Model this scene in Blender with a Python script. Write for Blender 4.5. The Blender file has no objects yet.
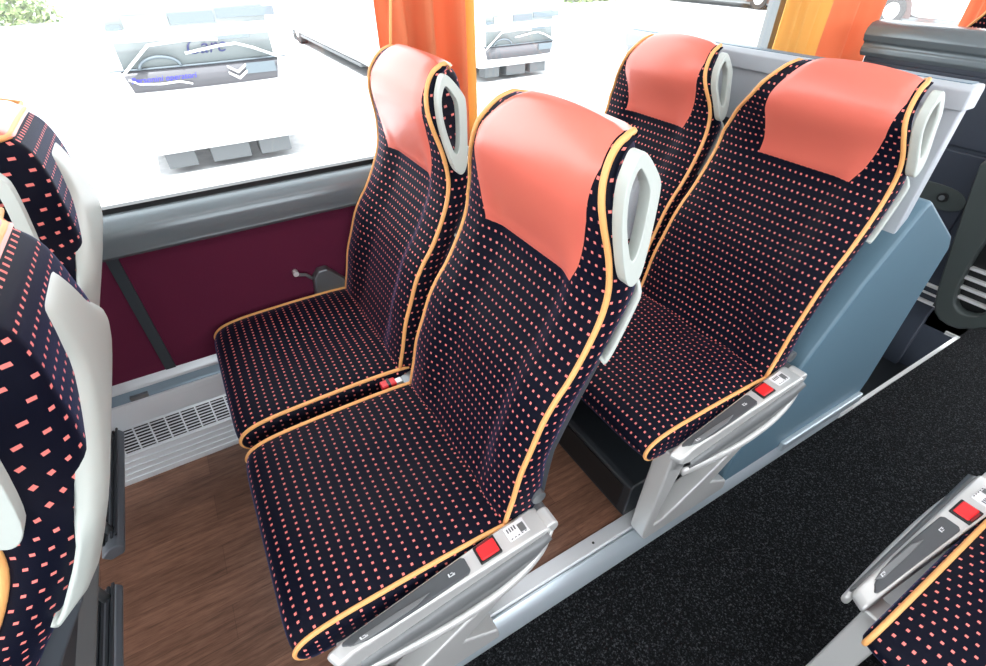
import bpy, bmesh, math, random
from mathutils import Vector, Matrix
random.seed(4)
PI = math.pi
S = bpy.context.scene
C = S.collection

# ------------------------------------------------------------------ helpers
def lerp(a, b, t): return a + (b - a) * t
def smooth(a, b, x):
    t = max(0.0, min(1.0, (x - a) / (b - a))); return t * t * (3 - 2 * t)
def interp(tab, x):
    if x <= tab[0][0]: return tab[0][1]
    for (x0, v0), (x1, v1) in zip(tab, tab[1:]):
        if x <= x1: return lerp(v0, v1, (x - x0) / (x1 - x0))
    return tab[-1][1]
def catmull(pts, n, closed=False):
    """smooth curve through pts, n steps per span"""
    P = [Vector(p) for p in pts]; out = []; m = len(P)
    spans = m if closed else m - 1
    for i in range(spans):
        p1 = P[i]; p2 = P[(i + 1) % m]
        p0 = P[(i - 1) % m] if (closed or i > 0) else p1 * 2 - p2
        p3 = P[(i + 2) % m] if (closed or i + 2 < m) else p2 * 2 - p1
        for k in range(n):
            t = k / n
            out.append(0.5 * ((2 * p1) + (p2 - p0) * t + (2 * p0 - 5 * p1 + 4 * p2 - p3) * t * t + (3 * p1 - p0 - 3 * p2 + p3) * t ** 3))
    if not closed: out.append(P[-1])
    return out

def link(o, parent=None):
    C.objects.link(o)
    if parent: o.parent = parent
    return o
def mesh(name, verts, faces, mat, parent=None, uvs=None, flat=False, loc=None, bevel=0, segs=2, angle=35):
    me = bpy.data.meshes.new(name)
    me.from_pydata([tuple(v) for v in verts], [], [tuple(f) for f in faces])
    if uvs:
        lay = me.uv_layers.new(name='UVMap')
        k = 0
        for f in faces:
            for vi in f:
                lay.data[k].uv = uvs[vi]; k += 1
    me.materials.append(mat)
    bm = bmesh.new(); bm.from_mesh(me)
    bmesh.ops.recalc_face_normals(bm, faces=bm.faces)
    bm.to_mesh(me); bm.free()
    o = bpy.data.objects.new(name, me); link(o, parent)
    if loc: o.location = loc
    for p in me.polygons: p.use_smooth = not flat
    if bevel:
        b = o.modifiers.new('bevel', 'BEVEL'); b.width = bevel; b.segments = segs; b.limit_method = 'ANGLE'; b.angle_limit = math.radians(angle)
        b.harden_normals = True
    return o
def meshfaceuv(name, verts, faces, faceuv, mat, parent=None, flat=False):
    me = bpy.data.meshes.new(name)
    me.from_pydata([tuple(v) for v in verts], [], [tuple(f) for f in faces])
    lay = me.uv_layers.new(name='UVMap'); k = 0
    for fu in faceuv:
        for uv in fu: lay.data[k].uv = uv; k += 1
    me.materials.append(mat)
    bm = bmesh.new(); bm.from_mesh(me)
    bmesh.ops.recalc_face_normals(bm, faces=bm.faces)
    bm.to_mesh(me); bm.free()
    o = bpy.data.objects.new(name, me); link(o, parent)
    for p in me.polygons: p.use_smooth = not flat
    return o
def boxvf(x0, x1, y0, y1, z0, z1, off=0):
    v = [(x0,y0,z0),(x1,y0,z0),(x1,y1,z0),(x0,y1,z0),(x0,y0,z1),(x1,y0,z1),(x1,y1,z1),(x0,y1,z1)]
    f = [(0,3,2,1),(4,5,6,7),(0,1,5,4),(1,2,6,5),(2,3,7,6),(3,0,4,7)]
    return v, [tuple(i + off for i in q) for q in f]
def box(name, x0, x1, y0, y1, z0, z1, mat, parent=None, bevel=0.0, segs=2):
    v, f = boxvf(x0, x1, y0, y1, z0, z1)
    return mesh(name, v, f, mat, parent, flat=not bevel, bevel=bevel, segs=segs)
def boxes(name, lst, mat, parent=None, bevel=0.0):
    V, F = [], []
    for b in lst:
        v, f = boxvf(*b, off=len(V)); V += v; F += f
    return mesh(name, V, F, mat, parent, flat=not bevel, bevel=bevel)
def prism(name, outline, axis, d0, d1, mat, parent=None, bevel=0.0, segs=3, m=1, flat=None, angle=35):
    """outline: 2d pts; axis 'y' -> (x,z) outline extruded in y ; 'x' -> (y,z) ; 'z' -> (x,y)"""
    n = len(outline); V = []
    for d in (d0, d1):
        for a, b in outline:
            if axis == 'y': V.append((a, d * m, b))
            elif axis == 'x': V.append((d, a, b))
            else: V.append((a, b, d))
    F = [tuple(range(n)), tuple(range(2 * n - 1, n - 1, -1))]
    for i in range(n):
        j = (i + 1) % n; F.append((i, j, n + j, n + i))
    return mesh(name, V, F, mat, parent, flat=(not bevel) if flat is None else flat, bevel=bevel, segs=segs, angle=angle)
def tube(name, pts, r, mat, parent=None, n=8, closed=False, flatten=1.0):
    P = [Vector(p) for p in pts]; V, F = [], []
    m = len(P)
    T = []
    for i in range(m):
        a = P[(i - 1) % m] if (closed or i > 0) else P[i]
        b = P[(i + 1) % m] if (closed or i < m - 1) else P[i]
        T.append((b - a).normalized())
    up = Vector((0, 0, 1)) if abs(T[0].z) < 0.9 else Vector((0, 1, 0))
    N = (up - T[0] * up.dot(T[0])).normalized()
    for i in range(m):
        N = (N - T[i] * N.dot(T[i])).normalized()
        B = T[i].cross(N)
        rr = r[i] if isinstance(r, (list, tuple)) else r
        for k in range(n):
            a = 2 * PI * k / n
            V.append(P[i] + N * (math.cos(a) * rr) + B * (math.sin(a) * rr * flatten))
    rng = m if closed else m - 1
    for i in range(rng):
        j = (i + 1) % m
        for k in range(n):
            l = (k + 1) % n
            F.append((i * n + k, i * n + l, j * n + l, j * n + k))
    if not closed:
        F.append(tuple(range(n))); F.append(tuple(range((m - 1) * n, m * n)))
    return mesh(name, V, F, mat, parent)
def cyl(name, p0, p1, r, mat, parent=None, n=24, bevel=0.0):
    p0, p1 = Vector(p0), Vector(p1)
    t = (p1 - p0).normalized(); a = t.orthogonal().normalized(); b = t.cross(a)
    V = []
    for p in (p0, p1):
        for k in range(n):
            an = 2 * PI * k / n; V.append(p + a * math.cos(an) * r + b * math.sin(an) * r)
    F = [tuple(range(n)), tuple(range(2 * n - 1, n - 1, -1))]
    for k in range(n):
        l = (k + 1) % n; F.append((k, l, n + l, n + k))
    return mesh(name, V, F, mat, parent, bevel=bevel or 0.0005)
def ring_prism(name, outer, inner, axis, d0, d1, mat, parent=None, bevel=0.003, m=1):
    """outer / inner: same number of points, plate with a hole"""
    n = len(outer); V = []
    def put(a, b, d):
        if axis == 'y': V.append((a, d * m, b))
        elif axis == 'x': V.append((d, a, b))
        else: V.append((a, b, d))
    for d in (d0, d1):
        for a, b in outer: put(a, b, d)
        for a, b in inner: put(a, b, d)
    F = []
    for i in range(n):
        j = (i + 1) % n
        F += [(i, j, n + j, n + i), (2*n + i, 3*n + i, 3*n + j, 2*n + j), (i, 2*n + i, 2*n + j, j), (n + i, n + j, 3*n + j, 3*n + i)]
    return mesh(name, V, F, mat, parent, bevel=bevel, segs=3)
def text(name, body, size, mat, mtx, parent=None, ext=0.0004, shear=0):
    cu = bpy.data.curves.new(name, 'FONT'); cu.body = body; cu.size = size; cu.extrude = ext; cu.align_x = 'CENTER'; cu.align_y = 'CENTER'; cu.shear = shear
    tmp = bpy.data.objects.new(name, cu); C.objects.link(tmp)
    dg = bpy.context.evaluated_depsgraph_get()
    me = bpy.data.meshes.new_from_object(tmp.evaluated_get(dg))
    bpy.data.objects.remove(tmp)
    me.transform(mtx); me.materials.clear(); me.materials.append(mat); me.name = name
    return link(bpy.data.objects.new(name, me), parent)
def empty(name, loc, label, cat, group=None):
    o = bpy.data.objects.new(name, None); C.objects.link(o); o.location = loc; o.empty_display_size = .05
    tag(o, label, cat, group); return o
def tag(o, label, cat, group=None):
    o['label'] = label; o['category'] = cat
    if group: o['group'] = group
    return o
def struct(o): o['kind'] = 'structure'; return o

# ------------------------------------------------------------------ materials
def mat(name, col, rough=.5, metal=0.0, spec=.5, **kw):
    m = bpy.data.materials.new(name); m.use_nodes = True
    b = m.node_tree.nodes['Principled BSDF']
    b.inputs['Base Color'].default_value = (*col, 1)
    b.inputs['Roughness'].default_value = rough
    b.inputs['Metallic'].default_value = metal
    b.inputs['Specular IOR Level'].default_value = spec
    for k, v in kw.items(): b.inputs[k.replace('_', ' ')].default_value = v
    return m
def N(m, t, **kw):
    n = m.node_tree.nodes.new(t)
    for k, v in kw.items(): setattr(n, k, v)
    return n
def L(m, a, b): m.node_tree.links.new(a, b)
def math_node(m, op, a, b=None):
    n = N(m, 'ShaderNodeMath', operation=op)
    for i, v in enumerate((a, b)):
        if v is None: continue
        if isinstance(v, (int, float)): n.inputs[i].default_value = v
        else: L(m, v, n.inputs[i])
    return n.outputs[0]
def bump(m, height, strength, dist=.001):
    b = N(m, 'ShaderNodeBump'); b.inputs['Strength'].default_value = strength; b.inputs['Distance'].default_value = dist
    L(m, height, b.inputs['Height']); L(m, b.outputs[0], m.node_tree.nodes['Principled BSDF'].inputs['Normal'])
def noise(m, scale, detail=3, coord='Object', rough=.5, stretch=None):
    tc = N(m, 'ShaderNodeTexCoord'); src = tc.outputs[coord]
    if stretch:
        mp = N(m, 'ShaderNodeMapping'); mp.inputs['Scale'].default_value = stretch; L(m, src, mp.inputs[0]); src = mp.outputs[0]
    n = N(m, 'ShaderNodeTexNoise'); n.inputs['Scale'].default_value = scale; n.inputs['Detail'].default_value = detail; n.inputs['Roughness'].default_value = rough
    L(m, src, n.inputs['Vector']); return n.outputs[0]
def ramp(m, fac, stops):
    r = N(m, 'ShaderNodeValToRGB'); L(m, fac, r.inputs[0])
    e = r.color_ramp.elements
    while len(e) < len(stops): e.new(.5)
    for i, (p, c) in enumerate(stops): e[i].position = p; e[i].color = (*c, 1)
    return r.outputs[0]
def bsdf(m): return m.node_tree.nodes['Principled BSDF']

DOT_U, DOT_V = .0156, .0213
def fabric(name, base, dot):
    m = mat(name, base, .6, spec=.12)
    b = bsdf(m)
    b.inputs['Sheen Weight'].default_value = .22; b.inputs['Sheen Roughness'].default_value = .30
    b.inputs['Sheen Tint'].default_value = (.34, .42, 1.0, 1)
    tc = N(m, 'ShaderNodeTexCoord'); sx = N(m, 'ShaderNodeSeparateXYZ'); L(m, tc.outputs['UV'], sx.inputs[0])
    v = math_node(m, 'DIVIDE', sx.outputs[1], DOT_V)
    row = math_node(m, 'FLOOR', v)
    sh = math_node(m, 'MULTIPLY', math_node(m, 'MODULO', math_node(m, 'ABSOLUTE', row), 2), .5)
    u = math_node(m, 'ADD', math_node(m, 'DIVIDE', sx.outputs[0], DOT_U), sh)
    fu = math_node(m, 'ABSOLUTE', math_node(m, 'SUBTRACT', math_node(m, 'FRACT', u), .5))
    fv = math_node(m, 'ABSOLUTE', math_node(m, 'SUBTRACT', math_node(m, 'FRACT', v), .5))
    mask = math_node(m, 'MULTIPLY', math_node(m, 'LESS_THAN', fu, .155), math_node(m, 'LESS_THAN', fv, .085 * 1.35))
    mx = N(m, 'ShaderNodeMix', data_type='RGBA'); L(m, mask, mx.inputs[0])
    mx.inputs[6].default_value = (*base, 1); mx.inputs[7].default_value = (*dot, 1)
    L(m, mx.outputs[2], b.inputs['Base Color'])
    bump(m, noise(m, 900, 2), .25, .0006)
    return m
M = {}
M['fabric'] = fabric('dotted_fabric', (.0028, .0035, .011), (.88, .235, .205))
M['piping'] = mat('orange_piping', (.93, .46, .16), .5)
M['leather'] = mat('salmon_leatherette', (.85, .185, .130), .34, spec=.7, Coat_Weight=.22, Coat_Roughness=.25)
bump(M['leather'], noise(M['leather'], 260, 3), .12, .0006)
M['ivory'] = mat('pale_grey_plastic', (.56, .61, .57), .38)
M['silver'] = mat('silver_plastic', (.64, .65, .64), .33, .35)
M['silver_dark'] = mat('graphite_plastic', (.17, .18, .185), .38, .2)
M['control'] = mat('dark_grey_control', (.07, .078, .085), .38)
M['red'] = mat('red_plastic', (.80, .02, .025), .35)
M['red_dark'] = mat('red_slot', (.18, .005, .008), .5)
M['black'] = mat('black_plastic', (.008, .009, .010), .4)
M['white_ink'] = mat('white_ink', (.75, .78, .8), .5)
M['label'] = mat('label_white', (.8, .8, .82), .4)
M['grey_ink'] = mat('grey_ink', (.12, .12, .13), .5)
M['panel'] = mat('blue_grey_panel', (.115, .20, .26), .40)
M['panel_dark'] = mat('slate_panel', (.035, .047, .056), .45)
M['podium'] = mat('black_podium', (.018, .022, .026), .35)
M['door_dark'] = mat('navy_black_panel', (.030, .038, .055), .45)
M['mould'] = mat('olive_grey_moulding', (.055, .068, .066), .42)
M['chrome'] = mat('bright_trim', (.85, .86, .86), .3, .35)
M['steel'] = mat('grey_steel', (.22, .24, .25), .35, .6)
M['sill'] = mat('sill_grey', (.19, .225, .24), .22, .25)
M['partition'] = mat('pale_partition', (.52, .56, .60), .35)
M['alu'] = mat('brushed_rail', (.84, .88, .90), .32, .4)
M['alu_low'] = mat('rail_nosing', (.52, .60, .65), .28, .5)
M['heater'] = mat('heater_aluminium', (.80, .85, .88), .34, .35)
M['channel'] = mat('heater_channel', (.24, .32, .38), .3, .3)
M['rubber'] = mat('ribbed_rubber', (.05, .058, .068), .5)
M['footbar'] = mat('footrest_grey', (.14, .16, .185), .4, .2)
# burgundy wall carpet
m = M['burgundy'] = mat('burgundy_wall_carpet', (.085, .012, .030), .95, spec=.15)
L(m, ramp(m, noise(m, 500, 3), [(.3, (.095, .012, .034)), (.7, (.150, .024, .060))]), bsdf(m).inputs['Base Color'])
bump(m, noise(m, 900, 2), .4, .001)
# aisle carpet: black with pale flecks
m = M['carpet'] = mat('black_aisle_carpet', (.01, .01, .012), .95, spec=.1)
L(m, ramp(m, noise(m, 210, 3, rough=.7), [(.42, (.003, .0035, .004)), (.56, (.009, .010, .0115)), (.68, (.075, .078, .085))]), bsdf(m).inputs['Base Color'])
bump(m, noise(m, 380, 3), .9, .003)
# wood look vinyl: planks run along the bus
m = M['wood'] = mat('walnut_vinyl', (.15, .07, .04), .38, spec=.45)
tc = N(m, 'ShaderNodeTexCoord'); mp = N(m, 'ShaderNodeMapping'); L(m, tc.outputs['Object'], mp.inputs[0])
br = N(m, 'ShaderNodeTexBrick'); L(m, mp.outputs[0], br.inputs['Vector'])
br.inputs['Scale'].default_value = 1; br.inputs['Brick Width'].default_value = .62; br.inputs['Row Height'].default_value = .098
br.inputs['Mortar Size'].default_value = .0006; br.inputs['Mortar Smooth'].default_value = .4; br.inputs['Bias'].default_value = 0
br.inputs['Color1'].default_value = (.74, .74, .74, 1); br.inputs['Color2'].default_value = (1.12, 1.12, 1.12, 1); br.inputs['Mortar'].default_value = (.45, .45, .45, 1)
g1 = noise(m, 6, 6, rough=.65, stretch=(1.2, 14, 14))
g2 = noise(m, 40, 4, rough=.6, stretch=(.8, 12, 12))
mixg = math_node(m, 'ADD', math_node(m, 'MULTIPLY', g1, .65), math_node(m, 'MULTIPLY', g2, .35))
colr = ramp(m, mixg, [(.33, (.08, .037, .023)), (.48, (.19, .092, .058)), (.60, (.27, .140, .090)), (.72, (.38, .21, .14))])
mul = N(m, 'ShaderNodeMix', data_type='RGBA', blend_type='MULTIPLY'); mul.inputs[0].default_value = 1
L(m, colr, mul.inputs[6]); L(m, br.outputs[0], mul.inputs[7]); L(m, mul.outputs[2], bsdf(m).inputs['Base Color'])
# curtains: thin cloth that lets some daylight through
def cloth(name, col):
    m = mat(name, col, .8, spec=.2)
    t = N(m, 'ShaderNodeBsdfTranslucent'); t.inputs[0].default_value = (*col, 1)
    mx = N(m, 'ShaderNodeMixShader'); mx.inputs[0].default_value = .35
    out = m.node_tree.nodes['Material Output']
    L(m, bsdf(m).outputs[0], mx.inputs[1]); L(m, t.outputs[0], mx.inputs[2]); L(m, mx.outputs[0], out.inputs[0])
    bump(m, noise(m, 300, 3), .15, .001)
    return m
M['orange_cloth'] = cloth('orange_curtain_cloth', (.88, .31, .15))
M['yellow_cloth'] = cloth('yellow_curtain_cloth', (.90, .54, .16))
# window glass (thin pane)
m = M['glass'] = bpy.data.materials.new('window_glass'); m.use_nodes = True
nt = m.node_tree; nt.nodes.remove(nt.nodes['Principled BSDF'])
tr = N(m, 'ShaderNodeBsdfTransparent'); tr.inputs[0].default_value = (.97, .98, .98, 1)
gl = N(m, 'ShaderNodeBsdfGlossy'); gl.inputs['Roughness'].default_value = .02
lw_n = N(m, 'ShaderNodeLayerWeight'); lw_n.inputs[0].default_value = .5
fz = math_node(m, 'ADD', math_node(m, 'MULTIPLY', math_node(m, 'POWER', lw_n.outputs['Facing'], 5), .6), .03)
mx = N(m, 'ShaderNodeMixShader'); L(m, fz, mx.inputs[0]); L(m, tr.outputs[0], mx.inputs[1]); L(m, gl.outputs[0], mx.inputs[2])
L(m, mx.outputs[0], nt.nodes['Material Output'].inputs[0])
M['bag'] = mat('clear_film', (.80, .85, .90), .15, Transmission_Weight=.35, Alpha=.85)
# outside
M['asphalt'] = mat('sunlit_asphalt', (.5, .5, .5), .9)
m = M['asphalt']; L(m, ramp(m, noise(m, 2.2, 6, rough=.7), [(.35, (.36, .37, .38)), (.65, (.52, .52, .52))]), bsdf(m).inputs['Base Color'])
M['bus_white'] = mat('white_coach_paint', (.86, .86, .86), .25)
M['bus_glass'] = mat('windscreen_tint', (.25, .28, .28), .3)
M['bus_glass_dark'] = mat('lower_windscreen_tint', (.115, .115, .125), .2)
M['bus_grey'] = mat('coach_grey_trim', (.13, .14, .145), .6)
M['bus_seatgrey'] = mat('coach_inside_grey', (.13, .16, .18), .6)
M['bus_blind'] = mat('coach_blind_tint', (.24, .30, .31), .6)
M['ink_blue_grey'] = mat('ink_blue_grey', (.04, .05, .14), .5)
M['tyre'] = mat('tyre_rubber', (.03, .028, .028), .8)
M['arch'] = mat('brown_wheel_arch', (.07, .035, .03), .6)
M['hub'] = mat('wheel_hub_white', (.7, .7, .7), .4)
M['blue_ink'] = mat('blue_lettering', (.02, .02, .40), .5)
M['wiper'] = mat('wiper_bright', (.8, .8, .8), .3)
m = M['leaf'] = mat('hedge_leaf', (.12, .2, .05), .8)
L(m, ramp(m, noise(m, 3, 4), [(.35, (.06, .12, .03)), (.65, (.30, .36, .16))]), bsdf(m).inputs['Base Color'])
M['ceiling'] = mat('ceiling_cloth', (.62, .62, .62), .8)

# ------------------------------------------------------------------ seat geometry
# front profile (x, z) of the edge piping, continued over the top
FR = [(.292,.395),(.300,.46),(.318,.53),(.334,.60),(.356,.66),(.378,.72),(.403,.765),(.428,.80),(.455,.85),(.476,.90),
      (.486,.94),(.487,.98),(.477,1.03),(.460,1.08),(.452,1.11),(.451,1.14),(.456,1.163),(.465,1.181),(.477,1.194),(.492,1.201)]
BK = [(.385,.385),(.390,.45),(.392,.53),(.398,.60),(.420,.66),(.445,.72),(.468,.765),(.488,.80),(.512,.85),(.535,.90),
      (.550,.94),(.556,.98),(.556,1.03),(.554,1.08),(.553,1.11),(.549,1.14),(.543,1.163),(.536,1.179),(.526,1.191),(.512,1.199)]
NL = len(FR)
arc = [0.0]
for a, b in zip(FR, FR[1:]): arc.append(arc[-1] + math.hypot(a[0]-b[0], a[1]-b[1]))
barc = [0.0]
for a, b in zip(BK[::-1], BK[::-1][1:]): barc.append(barc[-1] + math.hypot(a[0]-b[0], a[1]-b[1]))
def tabv(T, q):
    q = max(0, min(len(T) - 1, q)); i = min(int(q), len(T) - 2); t = q - i
    p0 = T[max(i-1, 0)]; p1 = T[i]; p2 = T[i+1]; p3 = T[min(i+2, len(T)-1)]
    r = []
    for a, b, c, d in zip(p0, p1, p2, p3):
        r.append(.5 * (2*b + (c-a)*t + (2*a-5*b+4*c-d)*t*t + (3*b-a-3*c+d)*t**3))
    return r
def y_max(z, W, nar):
    full = [(.0, 0), (.58, 0), (.85, -.014), (.97, -.024), (1.04, -.062), (1.11, -.118), (1.15, -.143), (1.19, -.178), (1.215, -.21)]
    return W + interp(full, z) * nar
def y_min(z): return interp([(0, 0), (1.1, 0), (1.2, .012), (1.215, .03)], z)
def shape(q, tau, W):
    """displacement of the front face away from the piping plane (+ = towards the rear) and upward"""
    edge = 1 - math.exp(-min(tau, 1 - tau) * 26)            # 0 at the piping, quickly 1
    bol = smooth(.14, .30, min(tau, 1 - tau))
    body = lerp(.0, 1.0, smooth(0, 3, q)) * (1 - smooth(9, 12.5, q))
    head = smooth(10.5, 13.5, q)
    dx = -.010 * edge * (1 - head) + body * bol * .026 - head * .010 * math.sin(PI * tau) ** .8
    dz = .005 * math.sin(PI * tau) ** .8 * smooth(15.5, 18.5, q)
    return dx, dz
def front_pt(q, tau, W, nar, out=0.0):
    x, z = tabv(FR, q)
    a = tabv(FR, q - .15); b = tabv(FR, q + .15)
    tx, tz = b[0]-a[0], b[1]-a[1]; l = math.hypot(tx, tz) or 1; nx, nz = tz/l, -tx/l   # rearward normal
    dx, dz = shape(q, tau, W)
    y = lerp(y_min(z), y_max(z, W, nar), tau)
    return (x + nx * (dx - out), y, z + nz * (dx - out) + dz)
def back_pt(q, tau, W, nar, out=0.0):
    x, z = tabv(BK, q)
    ed = (1 - smooth(0, .16, min(tau, 1 - tau))) * smooth(10.0, 12.5, q)
    xf = tabv(FR, q)[0] + .026
    x = lerp(x, min(x, xf), ed)
    _, dz = shape(q, tau, W)
    e = (1 - math.exp(-min(tau, 1 - tau) * 30))
    y = lerp(y_min(z) + .004, y_max(z, W, nar) - .004, tau)
    zz = z + dz + (out if q > 17 else 0)
    return (x + .012 * e * smooth(NL - 1, NL - 4, q) + out, y, zz)

def backrest(root, W, m, nar):
    nt = 48; V, F, FU = [], [], []
    per = 3; QN = (NL - 1) * per
    fr = []; bk = []
    for i in range(QN + 1):
        q = i / per; r = []
        for t in range(nt + 1):
            p = front_pt(q, t / nt, W, nar); r.append(len(V)); V.append((p[0], p[1] * m, p[2]))
        fr.append(r)
    for i in range(QN + 1):
        q = i / per; r = []
        for t in range(nt + 1):
            p = back_pt(q, t / nt, W, nar); r.append(len(V)); V.append((p[0], p[1] * m, p[2]))
        bk.append(r)
    def fa(q): i = min(int(q), NL - 2); return lerp(arc[i], arc[i+1], q - i)
    for i in range(QN):
        for t in range(nt):
            F.append((fr[i][t], fr[i][t+1], fr[i+1][t+1], fr[i+1][t])); a, b = fa(i/per), fa((i+1)/per)
            FU.append([(abs(V[k][1]), s) for k, s in zip(F[-1], (a, a, b, b))])
            F.append((bk[i][t], bk[i+1][t], bk[i+1][t+1], bk[i][t+1]))
            FU.append([(abs(V[k][1]), V[k][2]) for k in F[-1]])
    # top seam and bottom
    for t in range(nt):
        F.append((fr[-1][t], fr[-1][t+1], bk[-1][t+1], bk[-1][t])); FU.append([(abs(V[k][1]), V[k][0]) for k in F[-1]])
        F.append((fr[0][t], bk[0][t], bk[0][t+1], fr[0][t+1])); FU.append([(abs(V[k][1]), V[k][0]) for k in F[-1]])
    # side panels, gently domed: strips between front edge and back edge
    for side, col in ((-1, 0), (1, nt)):
        mids = []
        K = 5
        for i in range(QN + 1):
            a = Vector(V[fr[i][col]]); b = Vector(V[bk[i][col]]); r = [fr[i][col]]
            for k in range(1, K):
                p = a.lerp(b, k / K); p.y += side * m * .009 * math.sin(PI * k / K)
                r.append(len(V)); V.append(tuple(p))
            r.append(bk[i][col]); mids.append(r)
        for i in range(QN):
            for k in range(K):
                q4 = (mids[i][k], mids[i][k+1], mids[i+1][k+1], mids[i+1][k])
                F.append(q4); FU.append([(V[v][0] - V[mids[(i if n_ < 2 else i+1)][0]][0] + .0065, fa((i if n_ < 2 else i+1)/per)) for n_, v in enumerate(q4)])
    return meshfaceuv('backrest', V, F, FU, M['fabric'], root)

def head_cover(root, W, m, nar, yl, yr):
    """salmon patch on the headrest front that wraps over the crown; yl/yr: tables level -> y"""
    V, F = [], []; nt = 26
    levels = [10.0 + i * .25 for i in range(int((NL - 1 - 10.0) / .25) + 1)] + [NL - 1.0]
    rows = []
    for q in levels:
        r = []
        x, z = tabv(FR, q); w0, w1 = y_min(z), y_max(z, W, nar)
        a, b = interp(yl, q), interp(yr, q)
        a = max(a, w0 + .008); b = min(b, w1 - .008)
        for t in range(nt + 1):
            y = lerp(a, b, t / nt); tau = (y - w0) / (w1 - w0)
            e = min(1.0, min(t, nt - t) / 2.0, (q - 10.0) / .25)
            p = front_pt(q, tau, W, nar, out=.0008 + .0035 * e); r.append(len(V)); V.append((p[0], p[1] * m, p[2]))
        rows.append(r)
    for q in [NL - 1 - .001, NL - 1.5, NL - 2, NL - 2.6]:
        r = []
        x, z = tabv(BK, q); w0, w1 = y_min(z) + .004, y_max(z, W, nar) - .004
        a, b = w0 + .012, w1 - .008
        for t in range(nt + 1):
            y = lerp(a, b, t / nt); tau = (y - w0) / (w1 - w0)
            e = min(1.0, min(t, nt - t) / 2.0)
            p = back_pt(q, tau, W, nar, out=.0008 + .0035 * e); r.append(len(V)); V.append((p[0], p[1] * m, p[2]))
        rows.append(r)
    for i in range(len(rows) - 1):
        for t in range(nt):
            F.append((rows[i][t], rows[i][t+1], rows[i+1][t+1], rows[i+1][t]))
    return mesh('headrest_cover', V, F, M['leather'], root)

def back_piping(root, W, m, nar):
    pts = []
    for i in range(3, (NL - 1) * 3 + 1):
        q = i / 3; x, z = tabv(FR, q); pts.append((x - .001, (y_min(z) - .001) * m, z))
    # round the top rear corner, run across the back of the crown, come down the inner edge
    pts.append((.503, (y_min(1.2) + .004) * m, 1.203))
    for t in range(2, 19):
        p = back_pt(NL - 2.2, t / 20, W, nar); pts.append((p[0] + .003, p[1] * m, p[2]))
    x, z = BK[-2]; pts.append((x + .002, (y_max(z, W, nar) - .006) * m, z + .002))
    for i in range((NL - 1) * 3, 2, -1):
        q = i / 3; x, z = tabv(FR, q); pts.append((x - .001, (y_max(z, W, nar) + .001) * m, z))
    return tube('backrest_piping', pts, .0052, M['piping'], root, n=8)

CU = [(.345,.452),(.30,.458),(.22,.462),(.12,.462),(.03,.460),(-.04,.457),(-.09,.450),(-.122,.436),(-.136,.414),(-.128,.392),(-.105,.380),(-.03,.373),(.10,.368),(.24,.366),(.345,.37)]
def cushion(root, W, m):
    loop = [(p[0], p[1]) for p in catmull([(a, b, 0) for a, b in CU], 4)]
    n = len(loop); nt = 24; V, F, FU = [], [], []
    al = [0.0]
    for a, b in zip(loop, loop[1:]): al.append(al[-1] + math.hypot(a[0]-b[0], a[1]-b[1]))
    rows = []
    for t in range(nt + 1):
        tau = t / nt; r = []
        e = 1 - math.exp(-min(tau, 1 - tau) * 22)
        for i, (x, z) in enumerate(loop):
            top = smooth(.40, .455, z)
            zz = z + .012 * e * top - .010 * top * smooth(.25, .5, min(tau, 1-tau)) * smooth(-.1, .1, x)
            xx = x - .008 * e * (1 - smooth(-.14, -.07, x))
            r.append(len(V)); V.append((xx, tau * W * m, zz))
        rows.append(r)
    for t in range(nt):
        for i in range(n):
            j = (i + 1) % n
            F.append((rows[t][i], rows[t+1][i], rows[t+1][j], rows[t][j]))
            aj = al[j] if j else al[-1] + .08
            FU.append([(t/nt*W, al[i]), ((t+1)/nt*W, al[i]), ((t+1)/nt*W, aj), (t/nt*W, aj)])
    # domed side panels
    for side, t in ((-1, 0), (1, nt)):
        cx = sum(p[0] for p in loop) / n; cz = .415
        prev = rows[t]
        for ring, (k, h) in enumerate(((.93, .007), (.75, .011), (.4, .012))):
            cur = []
            for i, (x, z) in enumerate(loop):
                cur.append(len(V))
                kk = k
                V.append((lerp(x, max(-.10, min(.31, x)), 1 - k) , (t / nt * W + side * h) * m, cz + (z - cz) * kk))
            for i in range(n):
                j = (i + 1) % n
                F.append((prev[i], prev[j], cur[j], cur[i])); FU.append([(V[v][2], V[v][0]) for v in F[-1]])
            prev = cur
        F.append(tuple(prev)); FU.append([(V[v][2], V[v][0]) for v in prev])
    o = meshfaceuv('seat_cushion', V, F, FU, M['fabric'], root)
    for k, yy in enumerate((-.002, W + .002)):
        pts = [(x, yy * m, z + .001) for x, z in loop[2:n-6]]
        tube('cushion_piping', pts, .0050, M['piping'], root)
    return o

def chaikin(P, k=2):
    for _ in range(k):
        Q = []
        for i in range(len(P)):
            a, b = P[i], P[(i + 1) % len(P)]
            Q.append((a[0]*.75 + b[0]*.25, a[1]*.75 + b[1]*.25)); Q.append((a[0]*.25 + b[0]*.75, a[1]*.25 + b[1]*.75))
        P = Q
    return P
def grab_handle(root, m):
    outer = [(.470,1.176),(.478,1.192),(.490,1.190),(.522,1.153),(.530,1.133),(.527,1.010),(.518,.984),(.505,.980),(.490,1.000),(.466,1.085),(.461,1.145)]
    inner = [(.476,1.162),(.482,1.171),(.488,1.166),(.504,1.145),(.511,1.124),(.509,1.052),(.504,1.032),(.498,1.028),(.490,1.042),(.474,1.095),(.470,1.140)]
    o = chaikin(outer, 2); i = chaikin(inner, 2)
    h = ring_prism('grab_handle', o, i, 'y', -.028, -.006, M['ivory'], root, bevel=.0050, m=m)
    return h
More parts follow.
